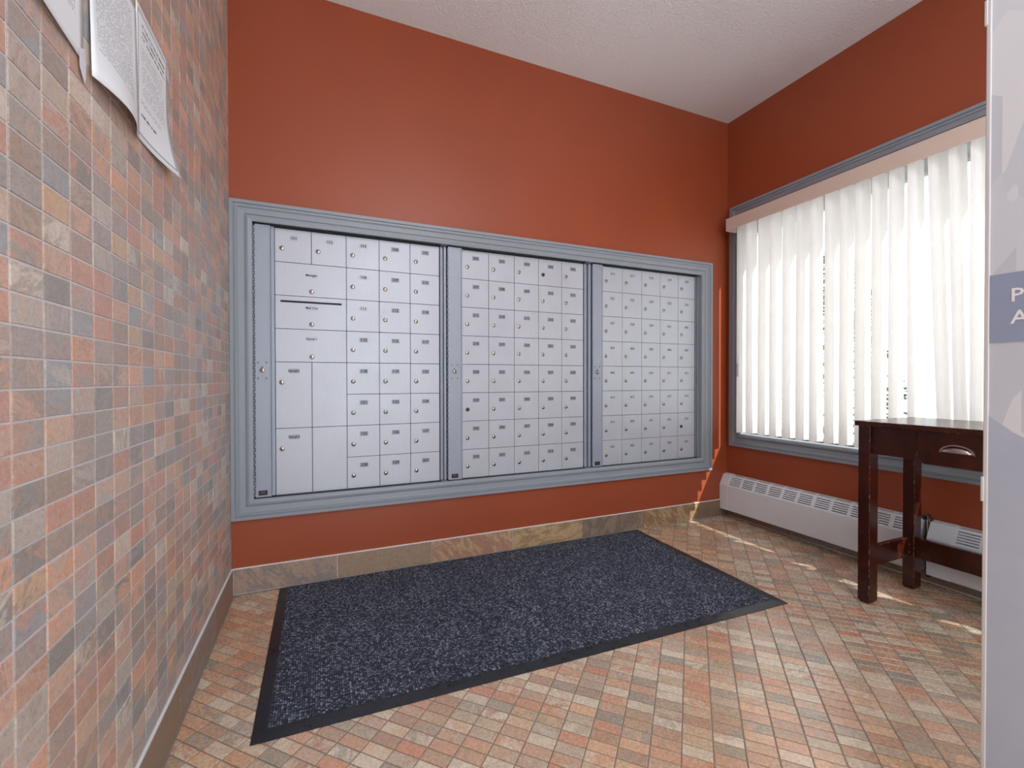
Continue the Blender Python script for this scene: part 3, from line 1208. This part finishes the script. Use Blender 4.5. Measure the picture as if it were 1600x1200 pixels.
# cup pull: half-dome with a flange
bm = bmesh.new()
pc = Vector((2.505, -1.437, 0.684))
RWp, RH, RD = 0.044, 0.026, 0.020
NI, NJ = 20, 8
rows = []
for i in range(NI + 1):
    a = PI * i / NI
    row = []
    for j in range(NJ + 1):
        b = (PI / 2) * j / NJ
        row.append(bm.verts.new(pc + Vector((-RD * math.sin(b) * (0.35 + 0.65 * math.sin(a)), RWp * math.cos(a) * (1 - 0.06 * (1 - math.cos(b))),
                                             RH * math.sin(a) * math.cos(b * 0.96)))))
    rows.append(row)
for a, b in zip(rows, rows[1:]):
    for j in range(NJ):
        try:
            f = bm.faces.new((a[j], b[j], b[j + 1], a[j + 1]))
            f.smooth = True
        except ValueError:
            pass
fl_o, fl_i = [], []
for i in range(NI + 1):
    a = PI * i / NI
    fl_o.append(bm.verts.new(pc + Vector((-0.0016, (RWp + 0.006) * math.cos(a), (RH + 0.004) * math.sin(a) - (0.004 if i in (0, NI) else 0)))))
    fl_i.append(bm.verts.new(pc + Vector((-0.0016, (RWp - 0.001) * math.cos(a), (RH - 0.001) * math.sin(a)))))
for i in range(NI):
    bm.faces.new((fl_o[i], fl_o[i + 1], fl_i[i + 1], fl_i[i]))
bmesh.ops.remove_doubles(bm, verts=bm.verts, dist=0.00005)
bmesh.ops.translate(bm, verts=bm.verts, vec=-TBm)
g = fromb('cup_pull', bm, plain('brushed_nickel', 'b9b1ad', 0.28, 1.0, var=0.05), dr, label='brushed nickel cup pull')
md = g.modifiers.new('thickness', 'SOLIDIFY')
md.thickness = 0.0014
st = tpart('stretcher', [(2.560, 2.835, -1.147, -1.128, 0.150, 0.238)])
for z in (0.170, 0.205):
    bm = bmesh.new()
    cyl(bm, (2.826, -1.1465, z), (0, -1, 0), 0.004, 0.0025, 10)
    bmesh.ops.translate(bm, verts=bm.verts, vec=-TBm)
    fromb('bolt', bm, M_CHROME, st)
tpart('stretcher', [(2.560, 2.835, -1.760, -1.741, 0.150, 0.238)])
st = tpart('stretcher', [(2.855, 2.874, -1.728, -1.160, 0.143, 0.234)])
for z in (0.170, 0.205):
    bm = bmesh.new()
    cyl(bm, (2.8555, -1.185, z), (-1, 0, 0), 0.005, 0.002, 10)
    bmesh.ops.translate(bm, verts=bm.verts, vec=-TBm)
    fromb('bolt_hole', bm, M_KEY, st)

# ------------------------------------------------------------------ door mat
MC = [(0.190, -0.016), (2.212, -0.013), (2.196, -1.017), (0.196, -0.966)]
mat = empty('door_mat', (1.2, -0.5, 0), 'large charcoal carpet mat with black rubber edging below the mail panels', 'mat')
MB = Vector((1.2, -0.5, 0))


def inset(c, l, t, r, b):
    """inset corners (back-left, back-right, front-right, front-left)"""
    return [(c[0][0] + l, c[0][1] - t), (c[1][0] - r, c[1][1] - t), (c[2][0] - r * 1.25, c[2][1] + b), (c[3][0] + l, c[3][1] + b)]


bm = bmesh.new()
rings = [(MC, 0.0002), (MC, 0.0022), (inset(MC, 0.034, 0.006, 0.034, 0.040), 0.0060), (inset(MC, 0.036, 0.007, 0.036, 0.042), 0.0058)]
vr = [[bm.verts.new(Vector((*p, z)) - MB) for p in c] for c, z in rings]
for a, b in zip(vr, vr[1:]):
    for i in range(4):
        bm.faces.new((a[i], a[(i + 1) % 4], b[(i + 1) % 4], b[i]))
bm.faces.new(vr[-1])
bm.faces.new(vr[0])
fromb('rubber_border', bm, M_RUB, mat, label='black rubber edging')
bm = bmesh.new()
c = inset(MC, 0.037, 0.008, 0.037, 0.043)
NX, NY = 200, 100
pt = [[None] * (NY + 1) for _ in range(NX + 1)]
r5 = random.Random(9)
for i in range(NX + 1):
    for j in range(NY + 1):
        s, t_ = i / NX, j / NY
        top = (c[0][0] * (1 - s) + c[1][0] * s, c[0][1] * (1 - s) + c[1][1] * s)
        bot = (c[3][0] * (1 - s) + c[2][0] * s, c[3][1] * (1 - s) + c[2][1] * s)
        x, y = top[0] * (1 - t_) + bot[0] * t_, top[1] * (1 - t_) + bot[1] * t_
        edge = i in (0, NX) or j in (0, NY)
        pt[i][j] = bm.verts.new(Vector((x, y, 0.0062 if edge else 0.0088 + r5.uniform(-0.0009, 0.0009))) - MB)
for i in range(NX):
    for j in range(NY):
        bm.faces.new((pt[i][j], pt[i + 1][j], pt[i + 1][j + 1], pt[i][j + 1]))
fromb('carpet_pile', bm, M_CARP, mat, smooth=True)

# ------------------------------------------------------------------ notices taped to the tiled wall
PM1 = paper_mat('notice_print_plain', [(0.10, 0.88, 0.22, 0.94)], [], False)
PM2 = paper_mat('notice_print_bordered', [(0.14, 0.80, 0.62, 0.74), (0.16, 0.86, 0.36, 0.60), (0.12, 0.7, 0.28, 0.33)],
                [(0.16, 0.88, 0.78, 0.90), (0.12, 0.52, 0.18, 0.215)], True)


def notice(y_left, y_right, z0, z1, curl, mat_, label, skew=0.0):
    """sheet on the wall: left edge y_left (nearer the camera), bottom curls off the wall"""
    base = Vector((0.002, (y_left + y_right) / 2, z0))
    bm = bmesh.new()
    uvl = bm.loops.layers.uv.new('UVMap')
    NU, NV = 14, 20
    g = []
    for i in range(NU + 1):
        row = []
        for j in range(NV + 1):
            s, t_ = i / NU, j / NV
            d = 0.0012 + curl(s, t_)
            row.append(bm.verts.new(Vector((d + 0.001, y_left + (y_right - y_left) * s, z0 + (z1 - z0) * t_ + skew * (s - 0.5))) - base))
        g.append(row)
    for i in range(NU):
        for j in range(NV):
            f = bm.faces.new((g[i][j], g[i + 1][j], g[i + 1][j + 1], g[i][j + 1]))
            f.smooth = True
            for lp, (a, b) in zip(f.loops, ((i, j), (i + 1, j), (i + 1, j + 1), (i, j + 1))):
                lp[uvl].uv = (a / NU, b / NV)
    me = bpy.data.meshes.new('notice')
    bm.to_mesh(me)
    bm.free()
    o = link('notice', me, mat_, None, label=label, category='notice', group='paper notices taped to the tiled wall')
    o.location = base
    md = o.modifiers.new('thickness', 'SOLIDIFY')
    md.thickness = 0.0003
    return o


def sq(v):
    return v * v


notice(-1.519, -1.303, 1.500, 1.780, lambda s, t: 0.012 * sq(max(0, 0.5 - t)) * 4 * (1 - s), PM1,
       'white notice on the tiles with a taped, torn lower corner', -0.004)
notice(-1.283, -1.064, 1.488, 1.768, lambda s, t: 0.022 * sq(max(0, 1 - t * 1.6)) * math.sin(PI * min(1, s * 1.05)) + 0.004 * (1 - t), PM1,
       'white notice of small print, its bottom edge bulging off the tiles', -0.004)
notice(-1.066, -0.848, 1.494, 1.795, lambda s, t: (0.030 * sq(max(0, 1 - t * 1.7)) * sq(s) if s < 1 else 0.030 * sq(max(0, 1 - t * 1.7))), PM2,
       'white notice with a dotted border and bold heading, corner curling outward', 0.0)
bm = bmesh.new()
prism(bm, [(-1.322, 1.512), (-1.321, 1.482), (-1.312, 1.470), (-1.303, 1.463), (-1.300, 1.476), (-1.301, 1.500), (-1.305, 1.520)], 0, 0.0042, 0.0046)
o = fromb('tape_strip', bm, plain('clear_tape', 'd4d8e2', 0.25), None, label='torn strip of clear tape hanging from the notice corner', category='tape')
bm = bmesh.new()
prism(bm, [(-0.852, 1.745), (-0.838, 1.742), (-0.839, 1.775), (-0.853, 1.778)], 0, 0.0026, 0.0030)
fromb('tape_strip', bm, plain('clear_tape_b', 'c9cdd6', 0.25), None, label='short piece of clear tape on the edge of the bordered notice', category='tape')

# ------------------------------------------------------------------ tall printed panel at the right
SX, SY, SY2, SH = 1.498, -1.879, -2.62, 2.30
sg = empty('sign_panel', (SX + 0.02, (SY + SY2) / 2, 0), 'tall grey printed panel with white letters on a blue band, edge towards the table', 'sign')
SB = Vector((SX + 0.02, (SY + SY2) / 2, 0))


def facet_mat():
    t = NT('pale_facet_print')
    x, y, z = t.sep(t.pos())
    v = t.n('TexVoronoi', distance='MANHATTAN')
    v.inputs['Scale'].default_value = 5.5
    t.l(t.comb(t.math('MULTIPLY', y, 2.2), t.math('ADD', z, t.math('MULTIPLY', y, 1.4)), 0.0), v.inputs['Vector'])
    cr = t.sep(v.outputs['Color'])
    col = t.ramp(cr[0], [(0.0, lin('bcc4d0')), (0.4, lin('c6cdd8')), (0.7, lin('cfd5de')), (1.0, lin('d8dce2'))])
    return t.set(col, 0.45)


M_FAC = facet_mat()
M_BAND = plain('blue_grey_band', '8f9cb6', 0.45, var=0.02)
M_LOWP = plain('lower_print', 'abb5c8', 0.45, var=0.03)
M_LET = plain('white_lettering', 'e6e8ee', 0.45, var=0.01)
M_EDGE = plain('white_panel_edge', 'c8c8cb', 0.4, var=0.02)
boxo('panel_board', SX + 0.0005, SX + 0.03, SY2 + 0.007, SY - 0.007, 0.02, SH - 0.007, M_FAC, sg, off=SB)
bm = bmesh.new()
for a in ((SY - 0.007, SY, 0.0, SH), (SY2, SY2 + 0.007, 0.0, SH), (SY2 + 0.007, SY - 0.007, 0.0, 0.02), (SY2 + 0.007, SY - 0.007, SH - 0.007, SH)):
    box(bm, SX - 0.0015, SX + 0.032, a[0], a[1], a[2], a[3], 0.0015)
bmesh.ops.translate(bm, verts=bm.verts, vec=-SB)
fromb('edge_frame', bm, M_EDGE, sg, label='white edge frame')
for z in (0.730, 1.602):
    boxo('edge_clip', SX - 0.0030, SX + 0.010, SY - 0.002, SY + 0.0022, z, z + 0.045, M_EDGE, sg, off=SB, bevel=0.0008)
boxo('printed_band', SX - 0.0003, SX + 0.0006, SY2 + 0.008, SY - 0.0075, 1.021, 1.144, M_BAND, sg, off=SB)
bm = bmesh.new()
pts = [(SY - 0.0075, 0.03), (SY - 0.0075, 0.890)]
for k in range(1, 25):
    f = k / 24
    pts.append((SY - 0.0075 - f * (SY - SY2 - 0.0155), 0.890 - 0.30 * f ** 0.75))
pts.append((SY2 + 0.008, 0.03))
prism(bm, pts, 0, SX - 0.0001, SX + 0.0006)
bmesh.ops.translate(bm, verts=bm.verts, vec=-SB)
fromb('printed_curve', bm, M_LOWP, sg)
for ch, zc, yl in (('P', 1.1025, -1.921), ('A', 1.0635, -1.9245)):
    bm = bmesh.new()
    add_text(bm, ch, 0.0335, lambda a, b: (SX - 0.0008, yl - a, zc + b), 0, 0.0004)
    bmesh.ops.translate(bm, verts=bm.verts, vec=-SB)
    fromb('letter', bm, M_LET, sg, label='white letter ' + ch)
bm = bmesh.new()
box(bm, SX - 0.10, SX + 0.18, SY2 + 0.02, SY2 + 0.12, 0.0, 0.012, 0.002)
bmesh.ops.translate(bm, verts=bm.verts, vec=-SB)
fromb('base_foot', bm, M_EDGE, sg)

# ------------------------------------------------------------------ outside the window
boxo('ground', -20, 60, -40, 40, -0.65, -0.45, M_SNOW, kind='structure')
tr = empty('spruce_tree', (7.6, 2.0, -0.45), 'grey green spruce outside, glimpsed between the blind vanes', 'tree')
bm = bmesh.new()
cyl(bm, (0, 0, 0), (0, 0, 1), 0.10, 3.6, 10, r2=0.02)
fromb('trunk', bm, M_BARK, tr)
bm = bmesh.new()
r6 = random.Random(12)
for k in range(3400):
    f = r6.random() ** 1.3
    z = 0.25 + 3.3 * f
    R = 1.15 * (1 - f) + 0.08
    a = r6.uniform(0, 2 * PI)
    r = R * math.sqrt(r6.random()) * (0.85 + 0.15 * math.sin(z * 14))
    p = Vector((r * math.cos(a), r * math.sin(a), z - 0.25 * r))
    out = Vector((math.cos(a), math.sin(a), -0.35)).normalized()
    sd_ = out.orthogonal().normalized()
    L = r6.uniform(0.05, 0.13)
    q = [bm.verts.new(p), bm.verts.new(p + out * L + sd_ * 0.015), bm.verts.new(p + out * L * 1.1 - sd_ * 0.015 + Vector((0, 0, 0.02)))]
    bm.faces.new(q)
fromb('needles', bm, M_NEEDLE, tr, kind='stuff')
gb = empty('garden_wall', (6.2, -0.2, -0.45), 'low grey stepped garden wall in the snow outside', 'wall')
GBv = Vector((6.2, -0.2, -0.45))
for k, (ya, yb, zt_) in enumerate(((-0.55, -0.20, 0.98), (-0.90, -0.55, 0.72))):
    boxo('wall_step', 6.05, 6.25, ya, yb, -0.45, zt_, M_SIDING, gb, off=GBv, bevel=0.01)
